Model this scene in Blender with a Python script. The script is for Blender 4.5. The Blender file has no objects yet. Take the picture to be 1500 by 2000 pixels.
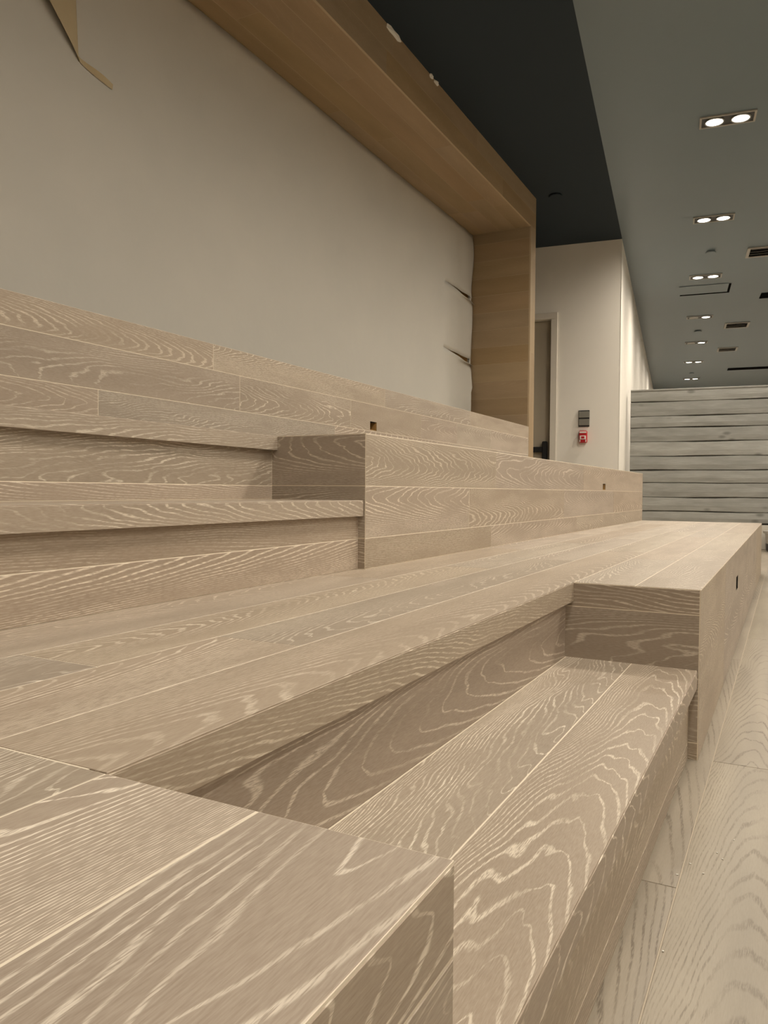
import bpy, bmesh, math, random
from mathutils import Vector, Matrix

random.seed(7)
scene = bpy.context.scene
COL = scene.collection

# ------------------------------------------------------------------ camera
H = 0.6294
cam_d = bpy.data.cameras.new('camera')
cam_d.sensor_fit = 'VERTICAL'
cam_d.sensor_height = 36.0
cam_d.lens = 36.0 * 1498.75 / 2000.0
cam_d.clip_start = 0.02
cam = bpy.data.objects.new('camera', cam_d)
COL.objects.link(cam)
cam.matrix_world = (Matrix.Translation((0, 0, H)) @ Matrix.Rotation(0.4842, 4, 'Z')
                    @ Matrix.Rotation(math.pi / 2 - 0.0265, 4, 'X') @ Matrix.Rotation(0.0073, 4, 'Z'))
scene.camera = cam

# ------------------------------------------------------------------ world / exposure
world = bpy.data.worlds.new('world')
scene.world = world
world.use_nodes = True
world.node_tree.nodes['Background'].inputs[0].default_value = (0.6, 0.65, 0.7, 1)
world.node_tree.nodes['Background'].inputs[1].default_value = 0.05
vs = scene.view_settings
vs.view_transform = 'Standard'
vs.look = 'None'
vs.gamma = 1.0
vs.use_curve_mapping = False
vs.exposure = 0.0
scene.cycles.use_denoising = True
scene.cycles.use_light_tree = False
scene.cycles.max_bounces = 6
scene.cycles.diffuse_bounces = 3
scene.cycles.glossy_bounces = 2
scene.cycles.use_adaptive_sampling = True
scene.cycles.adaptive_threshold = 0.12
scene.cycles.adaptive_min_samples = 16
scene.cycles.caustics_reflective = False
scene.cycles.sample_clamp_indirect = 6.0
LAMP_W = 80.0                      # watts per recessed downlight head
FILL_W = 155.0                     # watts per added fill light, unseen over the open floor
LAMP_COL = (1.0, 0.90, 0.76)

# ------------------------------------------------------------------ place constants (metres)
X1, XN1, X2, XN2, X3, X4 = -0.1762, -0.4743, -1.078, -1.3886, -2.0769, -2.6453
Y0, Y1, Y2 = 0.4321, 1.935, 6.70
YS = -2.6                          # everything starts behind the camera here
Y3, Y4 = 6.7389, 6.8833
Z1, ZS1, Z2, ZS2, ZP, ZB, ZC = 0.4044, 0.2142, 0.7975, 0.604, 1.2244, 3.0154, 3.3046
CX, CY, PH = -1.5924, 8.3628, 0.122
EA = Vector((math.cos(PH), math.sin(PH), 0))      # across the corridor
ED = Vector((-math.sin(PH), math.cos(PH), 0))     # along the corridor
UP = Vector((0, 0, 1))
PW = 0.149                         # plank width

def cor(a, b, z=0.0):
    return Vector((CX, CY, 0)) + EA * a + ED * b + UP * z

# ------------------------------------------------------------------ materials
class NT:
    def __init__(s, name):
        s.m = bpy.data.materials.new(name)
        s.m.use_nodes = True
        s.t = s.m.node_tree
        s.b = s.t.nodes['Principled BSDF']
    def n(s, typ):
        return s.t.nodes.new(typ)
    def lk(s, a, b):
        s.t.links.new(a, b)
    def put(s, sock, v):
        if hasattr(v, 'is_linked') or isinstance(v, bpy.types.NodeSocket):
            s.lk(v, sock)
        else:
            sock.default_value = v
    def math(s, op, a, b=None, c=None):
        n = s.n('ShaderNodeMath'); n.operation = op
        s.put(n.inputs[0], a)
        if b is not None: s.put(n.inputs[1], b)
        if c is not None: s.put(n.inputs[2], c)
        return n.outputs[0]
    def rng(s, v, a, b, c, d, smooth=False):
        n = s.n('ShaderNodeMapRange')
        if smooth: n.interpolation_type = 'SMOOTHSTEP'
        s.put(n.inputs['Value'], v)
        for k, x in zip(('From Min', 'From Max', 'To Min', 'To Max'), (a, b, c, d)):
            s.put(n.inputs[k], x)
        return n.outputs[0]
    def comb(s, x, y, z):
        n = s.n('ShaderNodeCombineXYZ')
        for i, v in enumerate((x, y, z)): s.put(n.inputs[i], v)
        return n.outputs[0]
    def noise(s, vec, scale=1.0, detail=2.0, rough=0.5):
        n = s.n('ShaderNodeTexNoise')
        s.lk(vec, n.inputs['Vector'])
        n.inputs['Scale'].default_value = scale
        n.inputs['Detail'].default_value = detail
        n.inputs['Roughness'].default_value = rough
        return n.outputs['Fac']
    def mix(s, f, a, b, mode='MIX'):
        n = s.n('ShaderNodeMix'); n.data_type = 'RGBA'; n.blend_type = mode
        s.put(n.inputs['Factor'], f)
        for k, v in ((6, a), (7, b)):
            if isinstance(v, tuple): n.inputs[k].default_value = (*v, 1)
            else: s.lk(v, n.inputs[k])
        return n.outputs[2]
    def bump(s, hgt, strength, dist):
        n = s.n('ShaderNodeBump')
        n.inputs['Strength'].default_value = strength
        n.inputs['Distance'].default_value = dist
        s.lk(hgt, n.inputs['Height']); s.lk(n.outputs[0], s.b.inputs['Normal'])
    def col(s, v):
        if isinstance(v, tuple): s.b.inputs['Base Color'].default_value = (*v, 1)
        else: s.lk(v, s.b.inputs['Base Color'])
    def set(s, **k):
        for a, v in k.items(): s.b.inputs[a.replace('_', ' ')].default_value = v

def srgb(r, g, b):
    f = lambda c: ((c / 255 + 0.055) / 1.055) ** 2.4 if c > 10 else c / 255 / 12.92
    return (f(r), f(g), f(b))

def oak(name, base, dark, lime, lime_amt=0.62, freq=1.0, rough=0.5, var=0.06, lw=0.0024, jag=1.0):
    """Limed oak: pale pigment sits in the annual-ring lines; every board gets its own figure."""
    m = NT(name)
    tc = m.n('ShaderNodeTexCoord'); oi = m.n('ShaderNodeObjectInfo')
    sp = m.n('ShaderNodeSeparateXYZ'); m.lk(tc.outputs['Object'], sp.inputs[0])
    r1 = oi.outputs['Random']
    r2 = m.math('FRACT', m.math('MULTIPLY', r1, 17.31))
    r3 = m.math('FRACT', m.math('MULTIPLY', r1, 71.73))
    r4 = m.math('FRACT', m.math('MULTIPLY', r1, 131.37))
    u = m.math('ADD', sp.outputs[0], m.math('MULTIPLY', r1, 40.0))
    v = m.math('ADD', sp.outputs[1], sp.outputs[2])
    n1 = m.math('SUBTRACT', m.noise(m.comb(m.math('MULTIPLY', u, 1.5), m.math('MULTIPLY', v, 8.0), m.math('MULTIPLY', r2, 30.0)), 1.0, 2.0), 0.5)
    n2 = m.math('SUBTRACT', m.noise(m.comb(m.math('MULTIPLY', u, 10.0), m.math('MULTIPLY', v, 48.0), m.math('MULTIPLY', r3, 30.0)), 1.0, 1.5), 0.5)
    q = m.math('ADD', m.math('SUBTRACT', v, m.math('MULTIPLY', m.math('SUBTRACT', r2, 0.5), 0.15)), m.math('MULTIPLY', n1, 0.07))
    fq = m.rng(r2, 0, 1, 0.75 * freq, 1.5 * freq)
    A = m.math('MULTIPLY', fq, m.rng(r3, 0, 1, 560, 900))
    sg = m.math('SUBTRACT', m.math('MULTIPLY', m.math('GREATER_THAN', r4, 0.5), 2.0), 1.0)
    B = m.math('MULTIPLY', m.math('MULTIPLY', fq, sg), m.rng(r3, 0, 1, 5.5, 12))
    straight = m.math('MULTIPLY', m.math('GREATER_THAN', r4, 0.78), 80.0 * freq)
    g = m.math('MULTIPLY', u, B)
    g = m.math('ADD', g, m.math('MULTIPLY', A, m.math('MULTIPLY', q, q)))
    g = m.math('ADD', g, m.math('MULTIPLY', v, straight))
    g = m.math('ADD', g, m.math('MULTIPLY', n1, 4.0 * freq))
    g = m.math('ADD', g, m.math('MULTIPLY', n2, m.rng(r3, 0, 1, 0.5 * jag, 2.2 * jag)))
    # ring lines keep about the same real width wherever the rings open up
    grad = m.math('ADD', m.math('ABSOLUTE', m.math('MULTIPLY', m.math('MULTIPLY', A, q), 2.0)), m.math('ADD', straight, 14.0))
    wd_ = m.math('MINIMUM', m.math('MULTIPLY', grad, lw), 0.20)
    tri = m.math('PINGPONG', g, 0.5)
    line = m.rng(tri, m.math('MULTIPLY', wd_, 0.35), wd_, 1.0, 0.0, True)
    n3 = m.noise(m.comb(m.math('MULTIPLY', u, 3.5), m.math('MULTIPLY', v, 16.0), m.math('MULTIPLY', r4, 30.0)), 1.0, 2.0)
    vis = m.rng(n3, 0.36, 0.58, 0.15, 1.0)
    pore = m.noise(m.comb(m.math('MULTIPLY', u, 70.0), m.math('MULTIPLY', v, 800.0), m.math('MULTIPLY', r2, 30.0)), 1.0, 2.0, 0.6)
    pmask = m.rng(pore, 0.38, 0.56, 0.15, 1.0)
    mask = m.math('MULTIPLY', m.math('MULTIPLY', m.math('MULTIPLY', line, vis), pmask), m.rng(m.math('FRACT', m.math('MULTIPLY', r1, 311.7)), 0, 1, 0.6, 1.2))
    cloud = m.noise(m.comb(m.math('MULTIPLY', u, 1.7), m.math('MULTIPLY', v, 11.0), m.math('MULTIPLY', r1, 90.0)), 1.0, 3.0)
    c0 = m.mix(m.rng(cloud, 0.3, 0.7, 0.0, 1.0), base, dark)
    fine = m.rng(pore, 0.25, 0.75, 0.0, 0.22)
    c1 = m.mix(fine, c0, lime)
    c2 = m.mix(m.math('MULTIPLY', mask, lime_amt), c1, lime)
    hs = m.n('ShaderNodeHueSaturation')
    m.lk(c2, hs.inputs['Color'])
    m.lk(m.rng(r2, 0, 1, 1 - var, 1 + var), hs.inputs['Value'])
    m.lk(m.rng(r4, 0, 1, 0.88, 1.08), hs.inputs['Saturation'])
    m.lk(m.rng(r3, 0, 1, 0.495, 0.502), hs.inputs['Hue'])
    m.col(hs.outputs[0])
    m.set(Roughness=rough)
    m.b.inputs['Specular IOR Level'].default_value = 0.35
    
    return m.m

def plain(name, c, rough=0.6, metal=0.0, spec=0.4, mott=0.0, mscale=3.0):
    m = NT(name)
    m.set(Roughness=rough, Metallic=metal)
    m.b.inputs['Specular IOR Level'].default_value = spec
    if mott:
        tc = m.n('ShaderNodeTexCoord')
        f = m.noise(tc.outputs['Object'], mscale, 4.0, 0.6)
        m.col(m.mix(m.rng(f, 0.3, 0.7, 0, 1), tuple(x * (1 - mott) for x in c), tuple(x * (1 + mott) for x in c)))
    else:
        m.col(c)
    return m.m

def emitter(name, c, s):
    m = NT(name)
    m.col((0.8, 0.8, 0.8))
    m.b.inputs['Emission Color'].default_value = (*c, 1)
    m.b.inputs['Emission Strength'].default_value = s
    return m.m

MAT = {}
MAT['oak'] = oak('limed_oak', (0.335, 0.268, 0.202), (0.275, 0.216, 0.160), (0.74, 0.66, 0.54), 0.85, 1.45)
MAT['portal_oak'] = oak('golden_oak', (0.35, 0.25, 0.142), (0.29, 0.207, 0.114), (0.42, 0.32, 0.20), 0.35)
MAT['portal_filler'] = plain('portal_seam_filler', (0.44, 0.34, 0.22), 0.7)
MAT['floor'] = oak('brushed_floor_oak', (0.36, 0.315, 0.248), (0.265, 0.23, 0.18), (0.15, 0.122, 0.09), 0.85, 1.0, 0.42, 0.07, 0.0032, 0.5)
MAT['filler'] = plain('seam_filler', (0.72, 0.635, 0.51), 0.7)
MAT['subfloor'] = plain('subfloor', (0.42, 0.36, 0.28), 0.8)
MAT['wall'] = plain('wall_paint', (0.80, 0.76, 0.69), 0.6, spec=0.3, mott=0.015)
MAT['ceil_dark'] = plain('ceiling_dark_fade', (0.019, 0.030, 0.039), 0.75, spec=0.3)  # ceiling's soft darkening over the seating, put into the colour as flat near-black
MAT['ceil'] = plain('ceiling_grey_paint', (0.126, 0.170, 0.195), 0.4, spec=0.9, mott=0.02, mscale=1.5)
MAT['void'] = plain('unlit_void', (0.008, 0.008, 0.008), 1.0, spec=0.0)
MAT['inset'] = plain('dark_grey_metal', (0.06, 0.06, 0.058), 0.5)
MAT['black'] = plain('black_metal', (0.012, 0.012, 0.013), 0.45)
MAT['dark'] = plain('dark_cavity', (0.02, 0.017, 0.013), 0.9)
MAT['greyplate'] = plain('grey_plate', (0.20, 0.19, 0.16), 0.55)
MAT['red'] = plain('red_plastic', (0.45, 0.012, 0.02), 0.35)
MAT['white'] = plain('white_plastic', (0.75, 0.73, 0.68), 0.45)
MAT['trim'] = plain('white_trim_paint', (0.66, 0.61, 0.53), 0.45)
MAT['door'] = plain('door_paint', (0.50, 0.44, 0.34), 0.5)
MAT['steel'] = plain('satin_metal', (0.5, 0.5, 0.48), 0.35, 0.8)
MAT['gridmetal'] = plain('painted_grille', (0.42, 0.40, 0.36), 0.5)
MAT['ochre'] = plain('raw_plywood_edge', (0.42, 0.25, 0.09), 0.8)
MAT['lamp'] = emitter('lamp_glow', (1.0, 0.95, 0.86), 14.0)
MAT['lamp'].cycles.emission_sampling = 'NONE'
MAT['lamp_off'] = plain('unlit_lamp_glass', (0.45, 0.43, 0.40), 0.3)
MAT['plinth'] = plain('plinth_paint', (0.50, 0.47, 0.41), 0.6)
MAT['tub'] = plain('grey_tub', (0.42, 0.40, 0.37), 0.5)
MAT['plaster'] = plain('white_filler', (0.72, 0.70, 0.64), 0.8)

def make_paper():
    m = NT('masking_paper')
    tc = m.n('ShaderNodeTexCoord')
    f = m.noise(tc.outputs['Object'], 2.2, 4, 0.6)
    m.col(m.mix(m.rng(f, 0.3, 0.7, 0, 1), (0.50, 0.48, 0.43), (0.53, 0.505, 0.45)))
    m.set(Roughness=0.8)
    f2 = m.noise(tc.outputs['Object'], 7.0, 3, 0.55)
    m.bump(f2, 0.25, 0.01)
    return m.m
MAT['paper'] = make_paper()
MAT['kraft'] = plain('kraft_paper_back', (0.47, 0.385, 0.245), 0.85, mott=0.06)

def make_greywood():
    m = NT('grey_stained_pine')
    tc = m.n('ShaderNodeTexCoord'); oi = m.n('ShaderNodeObjectInfo')
    sp = m.n('ShaderNodeSeparateXYZ'); m.lk(tc.outputs['Object'], sp.inputs[0])
    r = oi.outputs['Random']
    r2 = m.math('FRACT', m.math('MULTIPLY', r, 37.7))
    u = m.math('ADD', sp.outputs[0], m.math('MULTIPLY', r, 30.0)); v = sp.outputs[1]
    n1 = m.noise(m.comb(m.math('MULTIPLY', u, 3.0), m.math('MULTIPLY', v, 14.0), r2), 1, 3)
    n2 = m.noise(m.comb(m.math('MULTIPLY', u, 9.0), m.math('MULTIPLY', v, 160.0), r2), 1, 3)
    vo = m.n('ShaderNodeTexVoronoi'); m.lk(m.comb(m.math('MULTIPLY', u, 3.2), m.math('MULTIPLY', v, 6.5), m.math('MULTIPLY', r2, 9.0)), vo.inputs['Vector'])
    vo.inputs['Scale'].default_value = 1.0
    knot = m.rng(vo.outputs['Distance'], 0.05, 0.2, 1.0, 0.0, True)
    c = m.mix(m.rng(n1, 0.3, 0.7, 0, 1), (0.21, 0.208, 0.19), (0.31, 0.308, 0.285))
    c = m.mix(m.rng(n2, 0.35, 0.7, 0, 0.5), c, (0.20, 0.195, 0.175))
    c = m.mix(m.math('MULTIPLY', knot, 0.7), c, (0.09, 0.085, 0.075))
    hs = m.n('ShaderNodeHueSaturation'); m.lk(c, hs.inputs['Color'])
    m.lk(m.rng(r2, 0, 1, 0.88, 1.12), hs.inputs['Value'])
    m.col(hs.outputs[0]); m.set(Roughness=0.5)
    m.bump(m.math('ADD', n2, m.math('MULTIPLY', n1, 2.0)), 0.4, 0.004)
    return m.m
MAT['greywood'] = make_greywood()

# ------------------------------------------------------------------ mesh helpers
def link(name, me, mat, parent=None, mw=None):
    o = bpy.data.objects.new(name, me)
    COL.objects.link(o)
    if mat is not None and not me.materials: me.materials.append(MAT[mat] if isinstance(mat, str) else mat)
    if parent is not None: o.parent = parent
    if mw is not None: o.matrix_world = mw if parent is None else mw
    if parent is not None and mw is not None:
        o.matrix_parent_inverse = Matrix.Identity(4)
        o.matrix_basis = parent_world(parent).inverted() @ mw
    return o

PWORLD = {}
def parent_world(p):
    return PWORLD.get(p.name, Matrix.Identity(4))

def thing(name, label, cat, loc=(0, 0, 0), group=None, kind=None):
    o = bpy.data.objects.new(name, None)
    COL.objects.link(o)
    o.location = loc
    o.empty_display_size = 0.1
    PWORLD[o.name] = Matrix.Translation(loc)
    tag(o, label, cat, group, kind)
    return o

def tag(o, label=None, cat=None, group=None, kind=None):
    if label: o['label'] = label
    if cat: o['category'] = cat
    if group: o['group'] = group
    if kind: o['kind'] = kind
    return o

def remember(o, mw):
    PWORLD[o.name] = mw
    return o

def mesh_from(bm, name):
    me = bpy.data.meshes.new(name)
    bmesh.ops.recalc_face_normals(bm, faces=bm.faces)
    bm.to_mesh(me); bm.free()
    return me

def bm_box(bm, lo, hi, mw=None, bev=0.0):
    vs_ = [Vector((x, y, z)) for x in (lo[0], hi[0]) for y in (lo[1], hi[1]) for z in (lo[2], hi[2])]
    if mw is not None: vs_ = [mw @ v for v in vs_]
    v = [bm.verts.new(p) for p in vs_]
    fs = [bm.faces.new([v[i] for i in f]) for f in ((0, 1, 3, 2), (4, 6, 7, 5), (0, 4, 5, 1), (2, 3, 7, 6), (0, 2, 6, 4), (1, 5, 7, 3))]
    if bev:
        es = list({e for f in fs for e in f.edges})
        bmesh.ops.bevel(bm, geom=es, offset=bev, segments=1, affect='EDGES')

def box(name, lo, hi, mat, parent=None, bev=0.0):
    """axis-aligned box; origin at its base centre"""
    c = Vector(((lo[0] + hi[0]) / 2, (lo[1] + hi[1]) / 2, lo[2]))
    bm = bmesh.new()
    bm_box(bm, Vector(lo) - c, Vector(hi) - c, None, bev)
    mw = Matrix.Translation(c)
    return remember(link(name, mesh_from(bm, name), mat, parent, mw), mw)

def frame_mw(o, u, v, n):
    m = Matrix.Identity(4)
    for i, a in enumerate((u, v, n)):
        a = Vector(a)
        for j in range(3): m[j][i] = a[j]
    for j in range(3): m[j][3] = o[j]
    return m

def lbox(name, mw, lo, hi, mat, parent=None, bev=0.0):
    """box given in a local frame mw"""
    c = Vector(((lo[0] + hi[0]) / 2, (lo[1] + hi[1]) / 2, (lo[2] + hi[2]) / 2))
    bm = bmesh.new()
    bm_box(bm, Vector(lo) - c, Vector(hi) - c, None, bev)
    w = mw @ Matrix.Translation(c)
    return remember(link(name, mesh_from(bm, name), mat, parent, w), w)

PCACHE = {}
def plank_mesh(L, W, T, hole=None):
    key = (round(L, 4), round(W, 4), round(T, 4), hole)
    if key in PCACHE: return PCACHE[key]
    bm = bmesh.new()
    e = 0.0005
    if hole is None:
        bm_box(bm, (-L / 2, -W / 2, -T), (L / 2, W / 2, 0))
        es = [ed for ed in bm.edges if all(abs(v.co.z) < 1e-7 for v in ed.verts)]
        bmesh.ops.bevel(bm, geom=es, offset=min(e, W / 6), segments=1, affect='EDGES')
    else:
        u0, u1, v0, v1 = hole
        us = (-L / 2, u0, u1, L / 2); vv = (-W / 2, v0, v1, W / 2)
        top = [[bm.verts.new((a, b, 0)) for b in vv] for a in us]
        bot = [[bm.verts.new((a, b, -T)) for b in vv] for a in us]
        for i in range(3):
            for j in range(3):
                if i == 1 and j == 1: continue
                bm.faces.new((top[i][j], top[i + 1][j], top[i + 1][j + 1], top[i][j + 1]))
                bm.faces.new((bot[i][j], bot[i][j + 1], bot[i + 1][j + 1], bot[i + 1][j]))
        for (a, b, c, d) in ((1, 1, 2, 1), (2, 1, 2, 2), (2, 2, 1, 2), (1, 2, 1, 1)):
            bm.faces.new((top[a][b], top[c][d], bot[c][d], bot[a][b]))
        ring = [(i, 0) for i in range(3)] + [(3, j) for j in range(3)] + [(i, 3) for i in range(3, 0, -1)] + [(0, j) for j in range(3, 0, -1)]
        for k in range(len(ring)):
            a, b = ring[k]; c, d = ring[(k + 1) % len(ring)]
            bm.faces.new((top[a][b], top[c][d], bot[c][d], bot[a][b]))
    me = mesh_from(bm, 'plank')
    PCACHE[key] = me
    return me

GAP = 0.0024
def plank(parent, c, u, n, L, W, T=0.012, mat='oak', name='plank', hole=None, jit=0.0):
    """c = centre of the visible face, u = along the board, n = outward normal"""
    u = Vector(u).normalized(); n = Vector(n).normalized()
    v = n.cross(u)
    mw = frame_mw(Vector(c) + n * jit, u, v, n)
    return link(name, plank_mesh(L - GAP, W - GAP, T, hole), mat, parent, mw)

def row_cuts(a, b, joints):
    cuts = [a] + sorted(j for j in joints if a + 0.05 < j < b - 0.05) + [b]
    return list(zip(cuts[:-1], cuts[1:]))

def joints_rand(a, b, lo=1.1, hi=1.9):
    r = []; x = a + random.uniform(0.3, hi)
    while x < b - 0.3:
        r.append(x); x += random.uniform(lo, hi)
    return r

def cyl_bm(bm, r0, r1, z0, z1, seg=32, cx=0, cy=0, cap0=True, cap1=True):
    A = [bm.verts.new((cx + r0 * math.cos(2 * math.pi * i / seg), cy + r0 * math.sin(2 * math.pi * i / seg), z0)) for i in range(seg)]
    B = [bm.verts.new((cx + r1 * math.cos(2 * math.pi * i / seg), cy + r1 * math.sin(2 * math.pi * i / seg), z1)) for i in range(seg)]
    for i in range(seg):
        j = (i + 1) % seg
        bm.faces.new((A[i], A[j], B[j], B[i]))
    if cap0: bm.faces.new(A)
    if cap1: bm.faces.new(B)

def lathe_bm(bm, prof, seg=32, closed=True):
    rings = [[bm.verts.new((r * math.cos(2 * math.pi * i / seg), r * math.sin(2 * math.pi * i / seg), z)) for i in range(seg)] for r, z in prof]
    k = len(rings)
    for a in range(k if closed else k - 1):
        A, B = rings[a], rings[(a + 1) % k]
        for i in range(seg):
            j = (i + 1) % seg
            bm.faces.new((A[i], A[j], B[j], B[i]))
    return rings

# ------------------------------------------------------------------ structure: floor, ceiling, walls
FLOOR_LO = -0.0012
AR, BE, BS = 7.6, 13.0, -11.2      # right wall, corridor end, wall behind the camera (corridor frame)
CM = frame_mw(Vector((CX, CY, 0)), EA, ED, UP)

floor = lbox('floor', CM, (-5.5, BS, -0.16), (AR + 0.1, BE + 0.1, FLOOR_LO), 'subfloor')
tag(floor, kind='structure')
FW = 0.19
random.seed(11)
fixed = {0: (-1.1, 1.29, 3.2, 5.1, 6.9), 1: (-0.6, 1.95, 3.7, 5.6, 7.4)}
for k in range(19):
    x0 = -0.335 + FW * k
    js = fixed.get(k) or joints_rand(YS, 9.9, 1.5, 2.3)
    for (s, t) in row_cuts(YS, 9.9 + 0.12 * (x0 + 0.2), js):
        plank(floor, (x0 + FW / 2, (s + t) / 2, 0), (0, 1, 0), UP, t - s, FW, 0.0118, 'floor', 'floor_plank')
tag(lbox('floor', CM, (6.0, -10.4, FLOOR_LO), (AR, 1.33, 0.0), 'floor'), kind='structure')
# corridor floor beyond the partition
tag(lbox('floor', CM, (0.0, 1.33, FLOOR_LO), (AR, BE, 0.0), 'floor'), kind='structure')

def ceiling_poly(name, pts, mat):
    bm = bmesh.new()
    lo = [bm.verts.new((x, y, ZC)) for x, y in pts]; hi = [bm.verts.new((x, y, ZC + 0.12)) for x, y in pts]
    bm.faces.new(lo); bm.faces.new(hi)
    for i in range(len(pts)):
        j = (i + 1) % len(pts)
        bm.faces.new((lo[i], lo[j], hi[j], hi[i]))
    o = link(name, mesh_from(bm, name), mat)
    tag(o, kind='structure'); return o
c2 = lambda a, b: tuple(cor(a, b)[:2])
ceiling_poly('ceiling', [c2(0, BS), c2(AR + 0.1, BS), c2(AR + 0.1, BE + 0.1), c2(0.0, BE + 0.1)], 'ceil')
ceiling_poly('ceiling', [c2(-5.5, BS), c2(0, BS), c2(0, 0.12), c2(-5.5, 0.12)], 'ceil_dark')  # hard-edged dark part, standing in for the gradual fade over the seating

# door wall (faces the seating), corridor wall, right wall, end walls, wall behind the masking paper
DOOR_A0, DOOR_A1, DOOR_H = -1.64, -0.722, 2.52
wd = thing('wall_door', None, None, cor(0, 0), kind='structure')
lbox('wall_panel', CM, (DOOR_A1, 0, FLOOR_LO), (0, 0.14, ZC), 'wall', wd)
lbox('wall_panel', CM, (-5.5, 0, FLOOR_LO), (DOOR_A0, 0.14, ZC), 'wall', wd)
lbox('wall_panel', CM, (DOOR_A0, 0, DOOR_H), (DOOR_A1, 0.14, ZC), 'wall', wd)
tag(lbox('wall_corridor', CM, (-0.14, 0.1402, FLOOR_LO), (0, BE, ZC), 'wall'), kind='structure')
bm = bmesh.new(); bm_box(bm, (-0.0025, -0.0025, 0), (0.0005, 0.0005, ZC), None, 0.001)
tag(link('trim_1', mesh_from(bm, 'corner_bead'), 'wall', None, CM), kind='structure')
tag(lbox('wall_right', CM, (AR, BS, FLOOR_LO), (AR + 0.1, BE + 0.1, ZC), 'wall'), kind='structure')
tag(lbox('wall_end', CM, (0, BE, FLOOR_LO), (AR, BE + 0.1, ZC), 'wall'), kind='structure')
tag(lbox('wall_back', CM, (-5.5, BS - 0.1, FLOOR_LO), (AR, BS, ZC), 'wall'), kind='structure')
tag(box('wall_left', (X4 - 0.16, YS, FLOOR_LO), (X4 - 0.055, Y4, ZC), 'wall'), kind='structure')

# door 1
d = thing('door_1', None, None, cor(DOOR_A0, 0.05), kind='structure')
lbox('door_slab', CM, (DOOR_A0 + 0.012, 0.075, 0.008), (DOOR_A1 - 0.006, 0.118, DOOR_H - 0.006), 'door', d, 0.003)
for (a0, a1, z0, z1) in ((DOOR_A1 - 0.004, DOOR_A1 + 0.066, 0, DOOR_H - 0.004), (DOOR_A0 - 0.066, DOOR_A0 + 0.004, 0, DOOR_H - 0.004), (DOOR_A0 - 0.066, DOOR_A1 + 0.066, DOOR_H - 0.004, DOOR_H + 0.066)):
    lbox('casing', CM, (a0, -0.02, z0), (a1, 0.0, z1), 'trim', d, 0.003)
lbox('jamb', CM, (DOOR_A1 - 0.006, 0.0, 0), (DOOR_A1 - 0.0005, 0.14, DOOR_H - 0.002), 'trim', d)
lbox('jamb', CM, (DOOR_A0 + 0.0005, 0.0, 0), (DOOR_A0 + 0.012, 0.14, DOOR_H - 0.002), 'trim', d)
lbox('jamb', CM, (DOOR_A0 + 0.012, 0.0, DOOR_H - 0.006), (DOOR_A1 - 0.006, 0.14, DOOR_H - 0.0005), 'trim', d)
pb = lbox('panic_bar', CM, (DOOR_A0 + 0.1, 0.018, 1.075), (-0.80, 0.05, 1.135), 'black', d, 0.006)
lbox('bar_end_case', CM, (-0.812, 0.012, 0.985), (-0.758, 0.075, 1.195), 'black', d, 0.008)
lbox('bar_end_case', CM, (DOOR_A0 + 0.06, 0.012, 1.03), (DOOR_A0 + 0.12, 0.075, 1.18), 'black', d, 0.008)

# ------------------------------------------------------------------ lower seating tier
T = 0.012
lower = thing('seating_tier', 'lower limed oak seating tier nearest the floor, notched for the aisle step', 'seating', (X1, Y1, 0))
def carcass(parent, lo, hi):
    box('carcass', lo, hi, 'filler', parent)
F = 0.0005                       # filler sits this far below the board faces
# carcass blocks sit just behind the boards so that their pale filler shows in the seams
def front_skin(parent, x, ya_, yb_, za, zb, hole):
    """60 mm front layer of the carcass, pierced where a cut-out goes in"""
    L, W = yb_ - ya_, zb - za
    cy, cz = (ya_ + yb_) / 2, (za + zb) / 2
    h_ = (hole[0] - cy, hole[1] - cy, hole[2] - cz, hole[3] - cz)
    link('carcass', plank_mesh(L, W, 0.06, h_), 'filler', parent, frame_mw(Vector((x, cy, cz)), Vector((0, 1, 0)), Vector((0, 0, 1)), Vector((1, 0, 0))))
HOLE1 = (3.37, 3.482, 0.243, 0.297)
HOLE2 = (5.14, 5.222, 0.652, 0.692)
HOLE3 = (3.774, 3.853, 0.974, 1.023)
carcass(lower, (XN1 - 0.02, YS, FLOOR_LO), (X1 - F, Y0 - F, Z1 - F))
carcass(lower, (XN1 - 0.02, Y1 + F, FLOOR_LO), (X1 - F - 0.06, Y2 - F, Z1 - F))
front_skin(lower, X1 - F, Y1 + F, Y2 - F, FLOOR_LO, Z1 - F, HOLE1)
carcass(lower, (X2 - 0.3, YS, FLOOR_LO), (XN1 - 0.02 - F, Y2 - F, Z1 - F))
# top boards
random.seed(5)
xs = [X1 - PW * i for i in range(6)] + [X2 + 0.0]
tops = {
    0: [(YS, Y0, (-1.2,)), (Y1, Y2, (3.35, 4.9))],
    1: [(YS, Y0, (-0.55, -1.9)), (Y1, Y2, (2.75, 4.3, 5.6))],
    2: [(YS, Y2, (-0.9, Y0, 3.05, 4.85))],
    3: [(YS, Y2, (-1.4, -0.2, 0.925, 2.55, 3.9, 5.4))],
    4: [(YS, Y2, (-0.8, 0.69, 2.15, 3.45, 4.6, 5.9))],
    5: [(YS, Y2, (-1.5, 0.05, 1.75, 2.95, 4.2, 5.2))],
}
for i in range(6):
    xa, xb = xs[i], (X1 - PW * (i + 1) if i < 5 else X2 - 0.04)
    for (ya, yb, js) in tops[i]:
        for (s, t) in row_cuts(ya, yb, js):
            plank(lower, ((xa + xb) / 2, (s + t) / 2, Z1), (0, 1, 0), UP, t - s, xa - xb, T)
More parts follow.
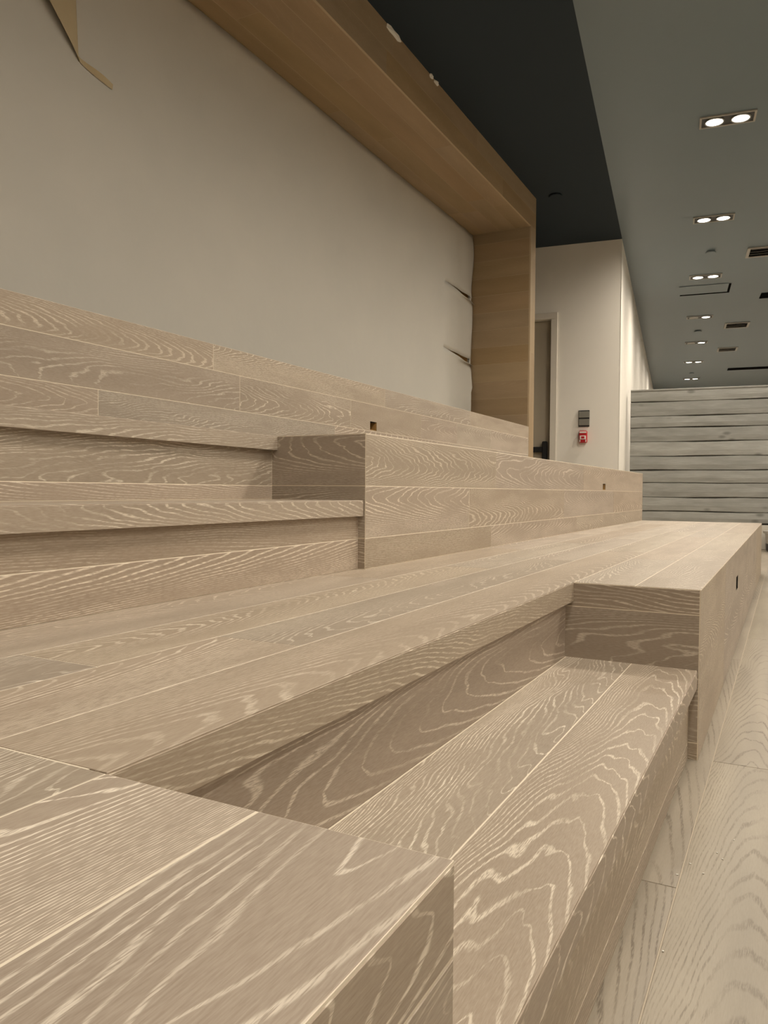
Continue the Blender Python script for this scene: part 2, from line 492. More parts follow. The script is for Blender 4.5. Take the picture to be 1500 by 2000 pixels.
# front boards (near and far section)
zr = [Z1 - 0.0012, 0.344, 0.193, 0.041, 0.0]
for (ya, yb) in ((YS, Y0), (Y1, Y2)):
    far_sec = ya > 0                       # the far front is veneered full height, the near one is boarded
    for k in range(1 if far_sec else 4):
        za, zb = (zr[0], zr[4]) if far_sec else (zr[k], zr[k + 1])
        js = (2.75, 4.4, 5.6) if far_sec else (-1.1 - 0.3 * k,)
        for (s, t) in row_cuts(ya, yb, js):
            hole = None
            if far_sec and s < 3.42 < t:
                # slot for a low step light; local u = +Y, v = n x u
                cy = (s + t) / 2; cz = (za + zb) / 2
                hole = (HOLE1[0] - cy, HOLE1[1] - cy, HOLE1[2] - cz, HOLE1[3] - cz)
            plank(lower, (X1, (s + t) / 2, (za + zb) / 2), (0, 1, 0), (1, 0, 0), t - s, za - zb, T, name='front_panel' if far_sec else 'plank', hole=hole)
# end boards on both sides of the aisle notch
for k in range(4):
    za, zb = [Z1 - 0.0012, 0.344, 0.193, 0.041, 0.0][k:k + 2]
    xa, xb = X1 - 0.0012, XN1 - 0.02 - T
    plank(lower, ((xa + xb) / 2, Y1, (za + zb) / 2), (1, 0, 0), (0, -1, 0), xa - xb, za - zb, T)
    plank(lower, ((xa + xb) / 2, Y0, (za + zb) / 2), (1, 0, 0), (0, 1, 0), xa - xb, za - zb, T)
# nosing and riser at the back of the notch
plank(lower, (XN1, (Y0 + Y1) / 2, Z1 - 0.0255), (0, 1, 0), (1, 0, 0), Y1 - Y0 + 0.002, 0.049, 0.032, name='nosing')
plank(lower, (XN1 - 0.02, (Y0 + Y1) / 2, (ZS1 + 0.344) / 2), (0, 1, 0), (1, 0, 0), Y1 - Y0, 0.356 - ZS1, T, name='riser')
plank(lower, (XN1 - 0.02, (Y0 + Y1) / 2, 0.1), (0, 1, 0), (1, 0, 0), Y1 - Y0, 0.2, T, name='riser')
# far end boards
for k in range(4):
    za, zb = zr[k], zr[k + 1]
    plank(lower, ((X1 - T + X2) / 2, Y2, (za + zb) / 2), (1, 0, 0), (0, 1, 0), X1 - T - X2, za - zb, T)

# lower aisle step
step1 = thing('aisle_step', 'lower limed oak aisle step of two long boards, set into the front notch', 'step', (X1 - 0.15, (Y0 + Y1) / 2, 0))
XS1 = X1 - 0.0045
XM1 = -0.3305
ya, yb = Y0 + 0.0005, Y1 - 0.0005
box('carcass', (XN1 - 0.019, ya, 0.0), (XS1 - 0.018 - F, yb, ZS1 - F), 'filler', step1)
plank(step1, ((XS1 + XM1) / 2, (ya + yb) / 2, ZS1), (0, 1, 0), UP, yb - ya, XS1 - XM1, T, name='tread_board')
plank(step1, ((XN1 - 0.0175 + XM1) / 2, (ya + yb) / 2, ZS1), (0, 1, 0), UP, yb - ya, XM1 - XN1 + 0.0175, T, name='tread_board')
plank(step1, (XS1, (ya + yb) / 2, ZS1 - 0.0225), (0, 1, 0), (1, 0, 0), yb - ya, 0.043, 0.03, name='nosing')
plank(step1, (XS1 - 0.018, (ya + yb) / 2, (0.041 + ZS1 - T) / 2), (0, 1, 0), (1, 0, 0), yb - ya, ZS1 - T - 0.041, T, name='riser')
plank(step1, (XS1 - 0.018, (ya + yb) / 2, 0.0205), (0, 1, 0), (1, 0, 0), yb - ya, 0.041, T, name='riser')

# ------------------------------------------------------------------ upper seating tier
upper = thing('seating_tier', 'upper limed oak seating tier against the oak back panel', 'seating', (X2, Y1, Z1))
carcass(upper, (X2 - 0.3305, YS, Z1 + 0.0002), (X2 - F, Y0 - F, Z2 - F))
carcass(upper, (X2 - 0.3305, Y1 + F, Z1 + 0.0002), (X2 - F - 0.06, Y2 - F, Z2 - F))
front_skin(upper, X2 - F, Y1 + F, Y2 - F, Z1 + 0.0002, Z2 - F, HOLE2)
carcass(upper, (X3 + 0.0135, YS, Z1 + 0.0002), (XN2 - 0.02 - F, Y2 - F, Z2 - F))
xu = [X2, X2 - 0.1553, XN2, XN2 - 0.172, XN2 - 0.344, XN2 - 0.516, X3 + 0.0125]
for i in range(6):
    secs = [(YS, Y0), (Y1, Y2)] if i < 2 else [(YS, Y2)]
    for (ya_, yb_) in secs:
        for (s, t) in row_cuts(ya_, yb_, joints_rand(ya_, yb_, 1.3, 2.2)):
            plank(upper, ((xu[i] + xu[i + 1]) / 2, (s + t) / 2, Z2), (0, 1, 0), UP, t - s, xu[i] - xu[i + 1], T)
zu = [Z2 - 0.0012, 0.646, 0.494, Z1 + 0.0005]
uj = {0: (3.05, 4.6), 1: (2.75, 4.15, 5.5), 2: (3.0, 4.45)}
for (ya_, yb_) in ((YS, Y0), (Y1, Y2)):
    for k in range(3):
        for (s, t) in row_cuts(ya_, yb_, uj[k] + (-0.8 - 0.4 * k,)):
            hole = None
            za, zb = zu[k], zu[k + 1]
            if k == 0 and s < 5.18 < t:
                hole = (5.14 - (s + t) / 2, 5.222 - (s + t) / 2, 0.652 - (za + zb) / 2, 0.692 - (za + zb) / 2)
            plank(upper, (X2, (s + t) / 2, (za + zb) / 2), (0, 1, 0), (1, 0, 0), t - s, za - zb, T, hole=hole)
for k in range(3):
    za, zb = zu[k], zu[k + 1]
    xa, xb = X2 - 0.0012, XN2 - 0.02 - T
    plank(upper, ((xa + xb) / 2, Y1, (za + zb) / 2), (1, 0, 0), (0, -1, 0), xa - xb, za - zb, T)
    plank(upper, ((xa + xb) / 2, Y0, (za + zb) / 2), (1, 0, 0), (0, 1, 0), xa - xb, za - zb, T)
    plank(upper, ((X2 - T + X3) / 2, Y2, (za + zb) / 2), (1, 0, 0), (0, 1, 0), X2 - T - X3 - 0.03, za - zb, T)
plank(upper, (XN2, (Y0 + Y1) / 2, Z2 - 0.023), (0, 1, 0), (1, 0, 0), Y1 - Y0 + 0.002, 0.044, 0.032, name='nosing')
plank(upper, (XN2 - 0.02, (Y0 + Y1) / 2, (0.645 + Z2 - T) / 2), (0, 1, 0), (1, 0, 0), Y1 - Y0, Z2 - T - 0.645, T, name='riser')
plank(upper, (XN2 - 0.02, (Y0 + Y1) / 2, (ZS2 + 0.645) / 2), (0, 1, 0), (1, 0, 0), Y1 - Y0, 0.645 - ZS2, T, name='riser')

step2 = thing('aisle_step', 'upper limed oak aisle step rising from the lower seating tier', 'step', (X2 - 0.15, (Y0 + Y1) / 2, Z1))
XS2 = X2 - 0.006
box('carcass', (XN2 - 0.019, ya, Z1 + 0.0005), (XS2 - 0.018 - F, yb, ZS2 - F), 'filler', step2)
XM2 = (XS2 + XN2) / 2
plank(step2, ((XS2 + XM2) / 2, (ya + yb) / 2, ZS2), (0, 1, 0), UP, yb - ya, XS2 - XM2, T, name='tread_board')
plank(step2, ((XN2 - 0.0175 + XM2) / 2, (ya + yb) / 2, ZS2), (0, 1, 0), UP, yb - ya, XM2 - XN2 + 0.0175, T, name='tread_board')
plank(step2, (XS2, (ya + yb) / 2, ZS2 - 0.024), (0, 1, 0), (1, 0, 0), yb - ya, 0.046, 0.03, name='nosing')
plank(step2, (XS2 - 0.018, (ya + yb) / 2, (0.492 + ZS2 - T) / 2), (0, 1, 0), (1, 0, 0), yb - ya, ZS2 - T - 0.492, T, name='riser')
plank(step2, (XS2 - 0.018, (ya + yb) / 2, (0.492 + Z1) / 2), (0, 1, 0), (1, 0, 0), yb - ya, 0.492 - Z1, T, name='riser')

# ------------------------------------------------------------------ oak back panel below the opening
back = thing('back_panel', 'long limed oak back panel under the paper-covered opening', 'panel', (X3, Y1, Z2))
box('carcass', (X4 + 0.001, YS, FLOOR_LO), (X3 - F - 0.06, Y3 - 0.013, ZP - F), 'filler', back)
front_skin(back, X3 - F, YS, Y3 - 0.013, 0.5, ZP - F, HOLE3)
zb_ = [ZP, 1.119, 0.969, 0.82, 0.70]
bj = {0: (0.9, 2.45, 3.95, 5.3), 1: (1.15, 2.62, 3.56, 4.45, 5.05, 5.75), 2: (1.86, 3.4, 4.9, 5.9), 3: (2.2, 4.0)}
for k in range(4):
    za, zb = zb_[k], zb_[k + 1]
    for (s, t) in row_cuts(YS, Y3 - 0.0005, bj[k] + (-1.3 + 0.3 * k,)):
        hole = None
        if k == 1 and s < 3.81 < t:
            hole = (3.774 - (s + t) / 2, 3.853 - (s + t) / 2, 0.974 - (za + zb) / 2, 1.023 - (za + zb) / 2)
        plank(back, (X3, (s + t) / 2, (za + zb) / 2), (0, 1, 0), (1, 0, 0), t - s, za - zb, T, hole=hole)
for i in range(4):
    xa = X3 - T - 0.0002 - i * 0.139
    for (s, t) in row_cuts(YS, Y3 - 0.0005, joints_rand(YS, Y3, 1.4, 2.2)):
        plank(back, (xa - 0.0695, (s + t) / 2, ZP), (0, 1, 0), UP, t - s, 0.139, T)

# ------------------------------------------------------------------ portal frame round the opening
portal = thing('portal_frame', 'oak portal frame with a deep soffit and side post round the papered opening', 'frame', (X3, Y3, 0))
box('carcass', (X4 + 0.001, YS, ZB + F), (X3 - F, Y4 - F, ZC - 0.001), 'portal_filler', portal)
box('carcass', (X4 + 0.001, Y3 + F, FLOOR_LO), (X3 - F, Y4 - F, ZB + F), 'portal_filler', portal)
sx = [X3 - T - 0.0003, X3 - 0.149, X3 - 0.298, X3 - 0.447, X4 + 0.002]
for i in range(4):
    for (s, t) in row_cuts(YS, Y3 - 0.0005, joints_rand(YS, Y3, 1.2, 2.1)):
        plank(portal, ((sx[i] + sx[i + 1]) / 2, (s + t) / 2, ZB), (0, 1, 0), (0, 0, -1), t - s, sx[i] - sx[i + 1], T, 'portal_oak', 'soffit_plank')
for (za, zb) in ((ZB + 0.0, ZB + 0.1405), (ZB + 0.1405, ZC - 0.002)):
    for (s, t) in row_cuts(YS, Y4, joints_rand(YS, Y4, 1.2, 2.1)):
        plank(portal, (X3, (s + t) / 2, (za + zb) / 2), (0, 1, 0), (1, 0, 0), t - s, zb - za, T, 'portal_oak', 'fascia_plank')
z = ZB - 0.0005
k = 0
while z > ZP + 0.02:
    z2 = max(z - (0.1 if k == 0 else 0.158), ZP)
    plank(portal, ((X3 - T + X4 + 0.002) / 2, Y3, (z + z2) / 2), (1, 0, 0), (0, -1, 0), X3 - T - X4 - 0.002, z - z2, T, 'portal_oak', 'post_plank')
    z = z2; k += 1
for (za, zb) in ((0.40, 1.9), (1.9, ZB - 0.0005)):
    plank(portal, (X3, (Y3 + Y4) / 2, (za + zb) / 2), (0, 0, 1), (1, 0, 0), zb - za, Y4 - Y3, T, 'portal_oak', 'post_plank')
# dabs of white filler left along the top edge of the fascia
def dab(cy, L, hgt):
    bm = bmesh.new()
    bmesh.ops.create_icosphere(bm, subdivisions=2, radius=1.0)
    rnd = random.Random(int(cy * 100))
    for v in bm.verts:
        f = 1 + rnd.uniform(-0.25, 0.25)
        v.co = Vector((v.co.x * 0.012 * f, v.co.y * L / 2 * f, v.co.z * hgt / 2 * f))
    mw = Matrix.Translation((X3 + 0.003, cy, ZC - hgt * 0.45))
    link('filler_dab', mesh_from(bm, 'filler_dab'), 'plaster', portal, mw)
dab(4.02, 0.17, 0.035); dab(4.55, 0.05, 0.025); dab(4.63, 0.06, 0.03)

# ------------------------------------------------------------------ masking paper over the opening
def build_paper():
    o = thing('masking_paper', 'pale masking paper sheet slit at its right edge, covering the wall opening', 'paper', (X4, 4.0, ZP))
    ys = [YS + 0.001 + i * 0.12 for i in range(int((5.9 - YS) / 0.12) + 1)]
    ys += [ys[-1] + 0.03 * (i + 1) for i in range(int((6.725 - ys[-1]) / 0.03))]
    ys.append(6.727)
    # rows; at the two slits the sheet is doubled so that it gapes
    zs = []
    def seg(z0, z1, n): return [z0 + (z1 - z0) * i / n for i in range(n + 1)]
    S1, S2 = 2.44, 1.875
    blocks = [seg(ZP + 0.001, S2, 12), seg(S2, S1, 12), seg(S1, ZB - 0.002, 12)]
    bm = bmesh.new()
    rnd = random.Random(3)
    def xoff(y, z):
        e = max(0.0, (y - 5.7) / 1.03)
        w = 0.004 * math.sin(z * 5.1 + y * 1.3) + 0.003 * math.sin(y * 2.3 + z * 2.0)
        w += e * e * (0.012 * math.sin(z * 9.0 + 0.7) + 0.016 * max(0, math.sin((z - 1.25) * 5.4)) + 0.006 * math.sin(y * 22 + z * 3))
        # creases fanning from the upper right corner
        w += 0.007 * e * math.exp(-((y - 6.25 - (2.95 - z) * 0.35) / 0.05) ** 2) * (1 if z > 2.45 else 0)
        w += 0.006 * e * math.exp(-((y - 6.05 - (2.95 - z) * 0.25) / 0.05) ** 2) * (1 if z > 2.45 else 0)
        return w
    for bi, zz in enumerate(blocks):
        grid = []
        for zi, z in enumerate(zz):
            row = []
            for y in ys:
                zz_, x = z, X4 + 0.012 + xoff(y, z)
                yy = y
                if y > 6.1:
                    g = (y - 6.1) / 0.62
                    if bi < 2 and zi == len(zz) - 1:       # lower lip of a slit: drops and leans out
                        zz_ -= 0.075 * g ** 1.2; x += 0.035 * g
                    if bi > 0 and zi == 0:
                        zz_ -= 0.012 * g; x += 0.006 * g
                    if bi < 2 and y == ys[-1] and 0 < zi < len(zz) - 1:
                        x += 0.008 * math.sin(z * 11)
                    if bi == 0 and z < 1.60 and y > 6.66:
                        yy = 6.66 + (y - 6.66) * 0.15
                row.append(bm.verts.new((x, yy, zz_)))
            grid.append(row)
        for i in range(len(grid) - 1):
            for j in range(len(ys) - 1):
                bm.faces.new((grid[i][j], grid[i][j + 1], grid[i + 1][j + 1], grid[i + 1][j]))
    bmesh.ops.remove_doubles(bm, verts=bm.verts, dist=1e-5)
    for f in bm.faces: f.smooth = True
    me = mesh_from(bm, 'sheet')
    so = link('sheet', me, 'paper', o, Matrix.Identity(4))
    md = so.modifiers.new('thickness', 'SOLIDIFY'); md.thickness = 0.0008; md.offset = -1
    # loose fold that hangs out near the upper left: a pocket that narrows to a point
    bm = bmesh.new()
    n, mseg = 18, 10
    grid = []
    for i in range(n + 1):
        t = i / n                                   # 0 at tip, 1 at the top
        z = 2.40 + t * (ZB - 0.02 - 2.40)
        yR = 2.258 - 0.03 * t
        yL = 2.258 - 0.72 * t ** 1.05
        depth = 0.008 + 0.085 * t ** 0.9
        row = []
        for j in range(mseg + 1):
            s = j / mseg
            y = yL + (yR - yL) * s
            x = X4 + 0.014 + depth * (1 - s) ** 0.8 * (0.75 + 0.25 * math.cos(s * 2.0))
            if s > 0.84: x += 0.05 * t * math.sin((s - 0.84) / 0.16 * math.pi)
            row.append(bm.verts.new((x, y, z)))
        grid.append(row)
    for i in range(n):
        for j in range(mseg):
            bm.faces.new((grid[i][j], grid[i][j + 1], grid[i + 1][j + 1], grid[i + 1][j]))
    for f in bm.faces: f.smooth = True
    fo = link('loose_fold', mesh_from(bm, 'loose_fold'), 'kraft', o, Matrix.Identity(4))
    md = fo.modifiers.new('thickness', 'SOLIDIFY'); md.thickness = 0.0008
    # curled lip running on to the right from the fold's tip
    bm = bmesh.new()
    A = []; B = []
    for i in range(15):
        t = i / 14
        y = 2.25 + 0.19 * t; z = 2.425 - 0.065 * t ** 0.6 + 0.03 * t
        A.append(bm.verts.new((X4 + 0.015 + 0.018 * math.sin(math.pi * t), y, z)))
        B.append(bm.verts.new((X4 + 0.016, y - 0.004, z - 0.012 - 0.012 * t)))
    for i in range(14):
        bm.faces.new((A[i], A[i + 1], B[i + 1], B[i]))
    lo = link('curled_lip', mesh_from(bm, 'curled_lip'), 'kraft', o, Matrix.Identity(4))
    md = lo.modifiers.new('thickness', 'SOLIDIFY'); md.thickness = 0.001
    return o
paper = build_paper()
# raw plywood the slits reveal
ply = box('backing_board', (X4 - 0.052, 5.6, ZP + 0.0), (X4 - 0.03, Y3 - 0.005, ZB), 'ochre')
tag(ply, 'raw plywood backing board glimpsed through the slits in the paper', 'board')

# ------------------------------------------------------------------ wall boxes behind the cut-outs
def wall_box(parent, x, h_, depth=0.05, wood='ochre'):
    y0, y1, z0, z1 = h_
    e = 0.003
    mw = Matrix.Translation((x, (y0 + y1) / 2, (z0 + z1) / 2))
    bm = bmesh.new(); bm_box(bm, (-depth, (y0 - y1) / 2, (z0 - z1) / 2), (-depth + 0.002, (y1 - y0) / 2, (z1 - z0) / 2))
    o = remember(link('socket_box', mesh_from(bm, 'socket_box'), 'dark', parent, mw), mw)
    tag(o, 'dark empty socket cut-out')
    w, h = (y1 - y0) / 2, (z1 - z0) / 2
    for (a, b, c, d_, mt) in ((w - e, w, -h, h, wood), (-w, -w + e, -h, h, 'dark'), (-w + e, w - e, h - e, h, 'dark'), (-w + e, w - e, -h, -h + e, wood)):
        bm = bmesh.new(); bm_box(bm, (-depth + 0.002, a, c), (-0.003, b, d_))
        link('box_side', mesh_from(bm, 'box_side'), mt, o, mw)
wall_box(back, X3, HOLE3)
wall_box(upper, X2, HOLE2)
wall_box(lower, X1, HOLE1, wood='void')

# ------------------------------------------------------------------ grey board partition
PB = 1.2
part = thing('board_partition', 'grey stained board partition standing at the end of the aisle floor', 'partition', cor(1.5, PB))
PA0, PA1 = 0.046, 5.4
lbox('core', CM, (PA0 + 0.002, PB + 0.03, 0.0), (PA1 - 0.002, PB + 0.11, 1.852), 'dark', part)
bz = [1.866, 1.722, 1.55, 1.415, 1.247, 1.075, 0.91, 0.757, 0.587, 0.422, 0.29]
random.seed(21)
def rough_board(a0, a1, z0, z1, tilt, y):
    L, W = a1 - a0, z1 - z0 - 0.004
    bm = bmesh.new()
    n = 22
    prof = []
    ph = random.uniform(0, 9)
    for i in range(n + 1):
        u = -L / 2 + L * i / n
        w1 = 0.004 * math.sin(u * 5 + ph) + random.uniform(-0.0018, 0.0018)
        w0 = 0.004 * math.sin(u * 4 + ph * 2) + random.uniform(-0.0018, 0.0018)
        d1 = 0.003 * math.sin(u * 3 + ph)
        top, bot = W / 2 + w1, -W / 2 + w0
        prof.append([bm.verts.new(p) for p in ((u, bot, 0.0), (u, bot + 0.006, 0.012 + tilt + d1), (u, bot * 0.2, 0.017 + tilt * 0.7 + d1), (u, top - 0.006, 0.012 + d1), (u, top, 0.0))])
    for i in range(n):
        for j in range(4):
            bm.faces.new((prof[i][j], prof[i + 1][j], prof[i + 1][j + 1], prof[i][j + 1]))
        bm.faces.new((prof[i][4], prof[i + 1][4], prof[i + 1][0], prof[i][0]))
    bm.faces.new(prof[0]); bm.faces.new(prof[-1])
    me = mesh_from(bm, 'board')
    mw = frame_mw(cor((a0 + a1) / 2, y, (z0 + z1) / 2), EA, UP, -ED)
    link('board', me, 'greywood', part, mw)
for k in range(len(bz) - 1):
    rough_board(PA0, PA1, bz[k + 1], bz[k], random.uniform(0.0, 0.006), PB + 0.03)
lbox('cap_board', CM, (PA0, PB + 0.005, 1.852), (PA1, PB + 0.125, 1.870), 'greywood', part, 0.002)
lbox('plinth', CM, (PA0 + 0.02, PB + 0.004, 0.0), (PA1, PB + 0.03, 0.278), 'plinth', part, 0.003)

# ------------------------------------------------------------------ wall devices
wp = thing('switch_plate', 'grey double switch plate with dark gaps, above the red alarm call point', 'switch', cor(-0.364, 0, 1.34))
lbox('backing', CM, (-0.421, -0.012, 1.342), (-0.307, 0.0, 1.518), 'black', wp, 0.002)
lbox('plate', CM, (-0.419, -0.020, 1.438), (-0.309, -0.012, 1.506), 'greyplate', wp, 0.003)
lbox('plate', CM, (-0.419, -0.020, 1.356), (-0.309, -0.012, 1.424), 'greyplate', wp, 0.003)
fp = thing('alarm_call_point', 'small red and white fire alarm call point on the pale door wall', 'alarm', cor(-0.368, 0, 1.168))
lbox('body', CM, (-0.410, -0.055, 1.169), (-0.326, 0.0, 1.297), 'red', fp, 0.008)
lbox('top_band', CM, (-0.404, -0.0575, 1.272), (-0.332, -0.055, 1.289), 'white', fp)
hd = lbox('pull_handle', CM, (-0.400, -0.064, 1.203), (-0.336, -0.055, 1.244), 'white', fp, 0.003)
lbox('handle_stripe', CM, (-0.385, -0.0655, 1.212), (-0.351, -0.064, 1.236), 'red', fp)
lbox('side_strip', CM, (-0.404, -0.0575, 1.176), (-0.394, -0.055, 1.20), 'white', fp)
lbox('side_strip', CM, (-0.342, -0.0575, 1.176), (-0.332, -0.055, 1.20), 'white', fp)

# ------------------------------------------------------------------ ceiling fittings
def disc_mesh(r, z0, z1, seg=32):
    bm = bmesh.new(); cyl_bm(bm, r, r, z0, z1, seg); return mesh_from(bm, 'disc')
bm = bmesh.new(); lathe_bm(bm, [(0.066, -0.004), (0.066, -0.013), (0.061, -0.016), (0.056, -0.013), (0.056, -0.004)])
ME_RING = mesh_from(bm, 'lamp_ring')
for p in ME_RING.polygons: p.use_smooth = True
ME_DISC = disc_mesh(0.056, -0.010, -0.004)
ME_DISC_OFF = disc_mesh(0.056, -0.009, -0.004)
def frame_mesh(w, l, t, z0, z1):
    bm = bmesh.new()
    for (lo, hi) in (((-w, -l, z0), (w, -l + t, z1)), ((-w, l - t, z0), (w, l, z1)), ((-w, -l + t, z0), (-w + t, l - t, z1)), ((w - t, -l + t, z0), (w, l - t, z1))):
        bm_box(bm, lo, hi)
    return mesh_from(bm, 'trim_frame')
ME_FRAME = frame_mesh(0.185, 0.088, 0.014, -0.010, -0.0003)
bm = bmesh.new(); bm_box(bm, (-0.171, -0.074, -0.004), (0.171, 0.074, -0.0003)); ME_INSET = mesh_from(bm, 'inset')
spot_d = bpy.data.lights.new('downlight_beam', 'SPOT')
spot_d.energy = LAMP_W; spot_d.color = LAMP_COL
spot_d.spot_size = math.radians(174); spot_d.spot_blend = 1.0; spot_d.shadow_soft_size = 0.05
bs = [(-8.8, 1, 1), (-6.69, 1, 1), (-4.57, 1, 1), (-2.45, 1, 1), (-0.34, 1, 1), (1.785, 1, 1), (4.10, 0, 1), (6.20, 0, 1), (8.31, 1, 1), (10.75, 1, 1)]
desc = {-8.8: 'twin downlight in the ceiling behind the viewer', -6.69: 'twin downlight in the ceiling right above the aisle step',
        -4.57: 'twin downlight in the ceiling above the middle of the lower tier', -2.45: 'nearest and largest twin downlight in view on the grey ceiling',
        -0.34: 'second nearest twin downlight, just before the round ceiling cap', 1.785: 'twin downlight beside the gaping ceiling hatch',
        4.10: 'twin downlight with its left head dark, nearer of the two half-lit ones', 6.20: 'twin downlight with its left head dark, farther of the two half-lit ones',
        8.31: 'second farthest twin downlight, both heads lit, over the grey partition', 10.75: 'farthest small twin downlight just above the grey partition'}
def downlight(a, b, on, label):
    o = thing('ceiling_downlight', label, 'downlight', cor(a, b, ZC), group='twin downlights along the ceiling')
    base = frame_mw(cor(a, b, ZC), EA, ED, UP)
    link('trim_frame', ME_FRAME, 'gridmetal', o, base)
    link('inset', ME_INSET, 'inset', o, base)
    for s, lit in zip((-1, 1), on):
        mw = base @ Matrix.Translation((s * 0.086, 0, 0))
        link('lamp_ring', ME_RING, 'steel', o, mw)
        link('lamp_lens', ME_DISC if lit else ME_DISC_OFF, 'lamp' if lit else 'lamp_off', o, mw)
        if lit:
            L = bpy.data.objects.new('downlight_beam', spot_d); COL.objects.link(L)
            L.parent = o
            L.matrix_basis = parent_world(o).inverted() @ mw @ Matrix.Translation((0, 0, -0.03))
for b, l, r in bs:
    downlight(0.87, b, (l, r), desc[b])

# unseen rows of fill lights, added for soft side light from the right
spot_r = bpy.data.lights.new('fill_light_beam', 'SPOT')
spot_r.energy = FILL_W; spot_r.color = LAMP_COL
spot_r.spot_size = math.radians(179); spot_r.spot_blend = 0.7; spot_r.shadow_soft_size = 0.06
ordn = {2.9: 'first', 5.2: 'second'}
bord = ['nearest', 'second', 'third', 'fourth', 'fifth', 'sixth', 'seventh']
for a in (2.9, 5.2):
    for k, b in enumerate((-8.0, -5.0, -2.0, 0.4, 4.0, 7.0, 10.0)):
        o = thing('fill_light', '%s added round fill light of the %s row over the open floor to the right' % (bord[k], ordn[a]), 'downlight', cor(a, b, ZC), group='added fill lights over the open floor')
        base = frame_mw(cor(a, b, ZC), EA, ED, UP)
        link('lamp_ring', ME_RING, 'steel', o, base)
        link('lamp_lens', ME_DISC, 'lamp', o, base)
        L = bpy.data.objects.new('fill_light_beam', spot_r); COL.objects.link(L)
        L.parent = o
        L.matrix_basis = parent_world(o).inverted() @ base @ Matrix.Translation((0, 0, -0.03))

def vent(a, b, w, l, label):
    o = thing('air_vent', label, 'vent', cor(a, b, ZC), group='square air vents in the ceiling')
    base = frame_mw(cor(a, b, ZC), EA, ED, UP)
    link('vent_frame', frame_mesh(w / 2, l / 2, 0.03, -0.014, -0.0003), 'gridmetal', o, base)
    bm = bmesh.new(); bm_box(bm, (-w / 2 + 0.03, -l / 2 + 0.03, -0.003), (w / 2 - 0.03, l / 2 - 0.03, -0.0003)); link('vent_backing', mesh_from(bm, 'vent_backing'), 'void', o, base)
    me = None
    n = 4
    for i in range(n):
        y = -l / 2 + 0.045 + (l - 0.09) * i / (n - 1)
        if me is None:
            bm = bmesh.new(); bm_box(bm, (-w / 2 + 0.035, -0.011, -0.002), (w / 2 - 0.035, 0.011, 0.0), Matrix.Rotation(0.6, 4, 'X')); me = mesh_from(bm, 'louvre')
        link('louvre', me, 'gridmetal', o, base @ Matrix.Translation((0, y, -0.012)))
vent(1.45, 0.93, 0.38, 0.36, 'nearest square louvred air vent, cut by the right picture edge')
vent(1.43, 4.87, 0.36, 0.38, 'louvred air vent beside the nearer half-lit downlight')
vent(1.42, 7.03, 0.34, 0.36, 'small louvred air vent beside the farther half-lit downlight')

def slot_diffuser(a, b, label):
    o = thing('slot_diffuser', label, 'vent', cor(a + 0.7, b, ZC), group='black slots in the ceiling')
    base = frame_mw(cor(a + 0.7, b, ZC), EA, ED, UP)
    bm = bmesh.new(); bm_box(bm, (-0.7, -0.14, -0.004), (0.7, 0.14, -0.0003)); link('slot', mesh_from(bm, 'slot'), 'void', o, base)
    link('slot_rim', frame_mesh(0.708, 0.148, 0.007, -0.007, -0.0003), 'void', o, base)
slot_diffuser(1.60, 3.02, 'short black slot diffuser at the right picture edge beside the hatch')
slot_diffuser(1.58, 9.54, 'long black slot diffuser low over the grey partition')

# ceiling access hatch with its panel slightly dropped
ha = thing('ceiling_hatch', 'ajar access hatch in the grey ceiling with a dark gap on two sides', 'hatch', cor(0.88, 2.45, ZC))
hm = frame_mw(cor(0.88, 2.45, ZC), EA, ED, UP)
bm = bmesh.new(); bm_box(bm, (-0.30, -0.22, -0.003), (0.31, 0.25, -0.0003)); link('hatch_opening', mesh_from(bm, 'hatch_opening'), 'void', ha, hm)
bm = bmesh.new(); bm_box(bm, (-0.31, -0.25, -0.006), (0.28, 0.175, -0.0035))
link('hatch_panel', mesh_from(bm, 'hatch_panel'), 'ceil', ha, hm)

def cap(a, b, label, r=0.055, mat='ceil'):
    bm = bmesh.new()
    cyl_bm(bm, r * 0.75, r * 0.75, -0.012, -0.0003, 28)
    cyl_bm(bm, r * 0.93, r, -0.020, -0.012, 28)
    o = link('sprinkler_cap', mesh_from(bm, 'sprinkler_cap'), mat, None, frame_mw(cor(a, b, ZC), EA, ED, UP))
    tag(o, label, 'sprinkler', 'round sprinkler caps in the ceiling')
cap(0.89, 0.76, 'round ceiling cap between the second and third twin downlights')
cap(0.87, 5.16, 'round ceiling cap between the two half-lit downlights')
cap(0.864, 9.83, 'tiny round ceiling cap between the two farthest downlights')
cap(-0.485, -1.439, 'round cap on the dark ceiling near the end of the oak beam', 0.06, 'ceil_dark')

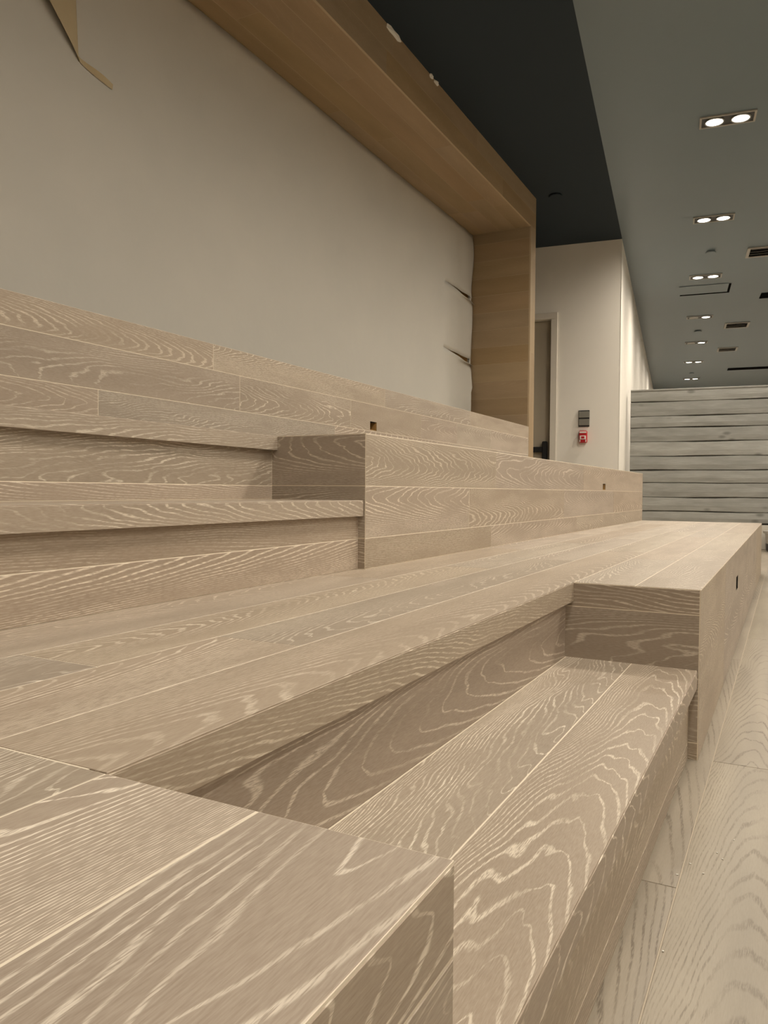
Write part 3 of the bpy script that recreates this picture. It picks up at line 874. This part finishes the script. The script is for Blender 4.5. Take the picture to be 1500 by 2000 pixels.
# ------------------------------------------------------------------ tub at the right edge of the picture
tb = thing('storage_tub', 'light grey tapered tub on dark casters at the right picture edge', 'tub', cor(1.70, 0.95, 0))
tm = frame_mw(cor(1.70, 0.95, 0), EA, ED, UP)
bm = bmesh.new()
prof = [(0.178, 0.07), (0.20, 0.20), (0.215, 0.20), (0.22, 0.225), (0.205, 0.225), (0.195, 0.21), (0.17, 0.085)]
rings = lathe_bm(bm, prof, 28)
bm.faces.new(list(reversed(rings[0]))); bm.faces.new(rings[-1])
link('tub_body', mesh_from(bm, 'tub_body'), 'tub', tb, tm)
bm = bmesh.new(); lathe_bm(bm, [(0.14, 0.012), (0.184, 0.012), (0.188, 0.085), (0.14, 0.085)], 28); link('base_ring', mesh_from(bm, 'base_ring'), 'black', tb, tm)
for i in range(4):
    an = math.pi / 4 + i * math.pi / 2
    bm = bmesh.new(); cyl_bm(bm, 0.026, 0.026, -0.011, 0.011, 16)
    link('caster', mesh_from(bm, 'caster'), 'black', tb, tm @ Matrix.Translation((0.135 * math.cos(an), 0.135 * math.sin(an), 0.026)) @ Matrix.Rotation(an, 4, 'Z') @ Matrix.Rotation(math.pi / 2, 4, 'X'))

# ------------------------------------------------------------------ crumbs of plaster on the floor beside the step
random.seed(4)
for (x, y) in ((-0.112, 1.36), (-0.150, 1.335), (-0.135, 1.385), (-0.075, 1.52), (-0.098, 1.45), (-0.088, 1.43), (-0.14, 1.10)):
    bm = bmesh.new()
    bmesh.ops.create_icosphere(bm, subdivisions=1, radius=1.0)
    for v in bm.verts:
        f = random.uniform(0.7, 1.2)
        v.co = Vector((v.co.x * 0.0022 * f, v.co.y * 0.0016 * f, 0.0009 + v.co.z * 0.0009))
    o = link('plaster_crumb', mesh_from(bm, 'plaster_crumb'), 'plaster', None, Matrix.Translation((x, y, 0.0)) @ Matrix.Rotation(random.uniform(0, 3), 4, 'Z'))
    tag(o, 'tiny white crumb of plaster on the floor beside the lower aisle step', 'crumb', 'plaster crumbs on the floor')
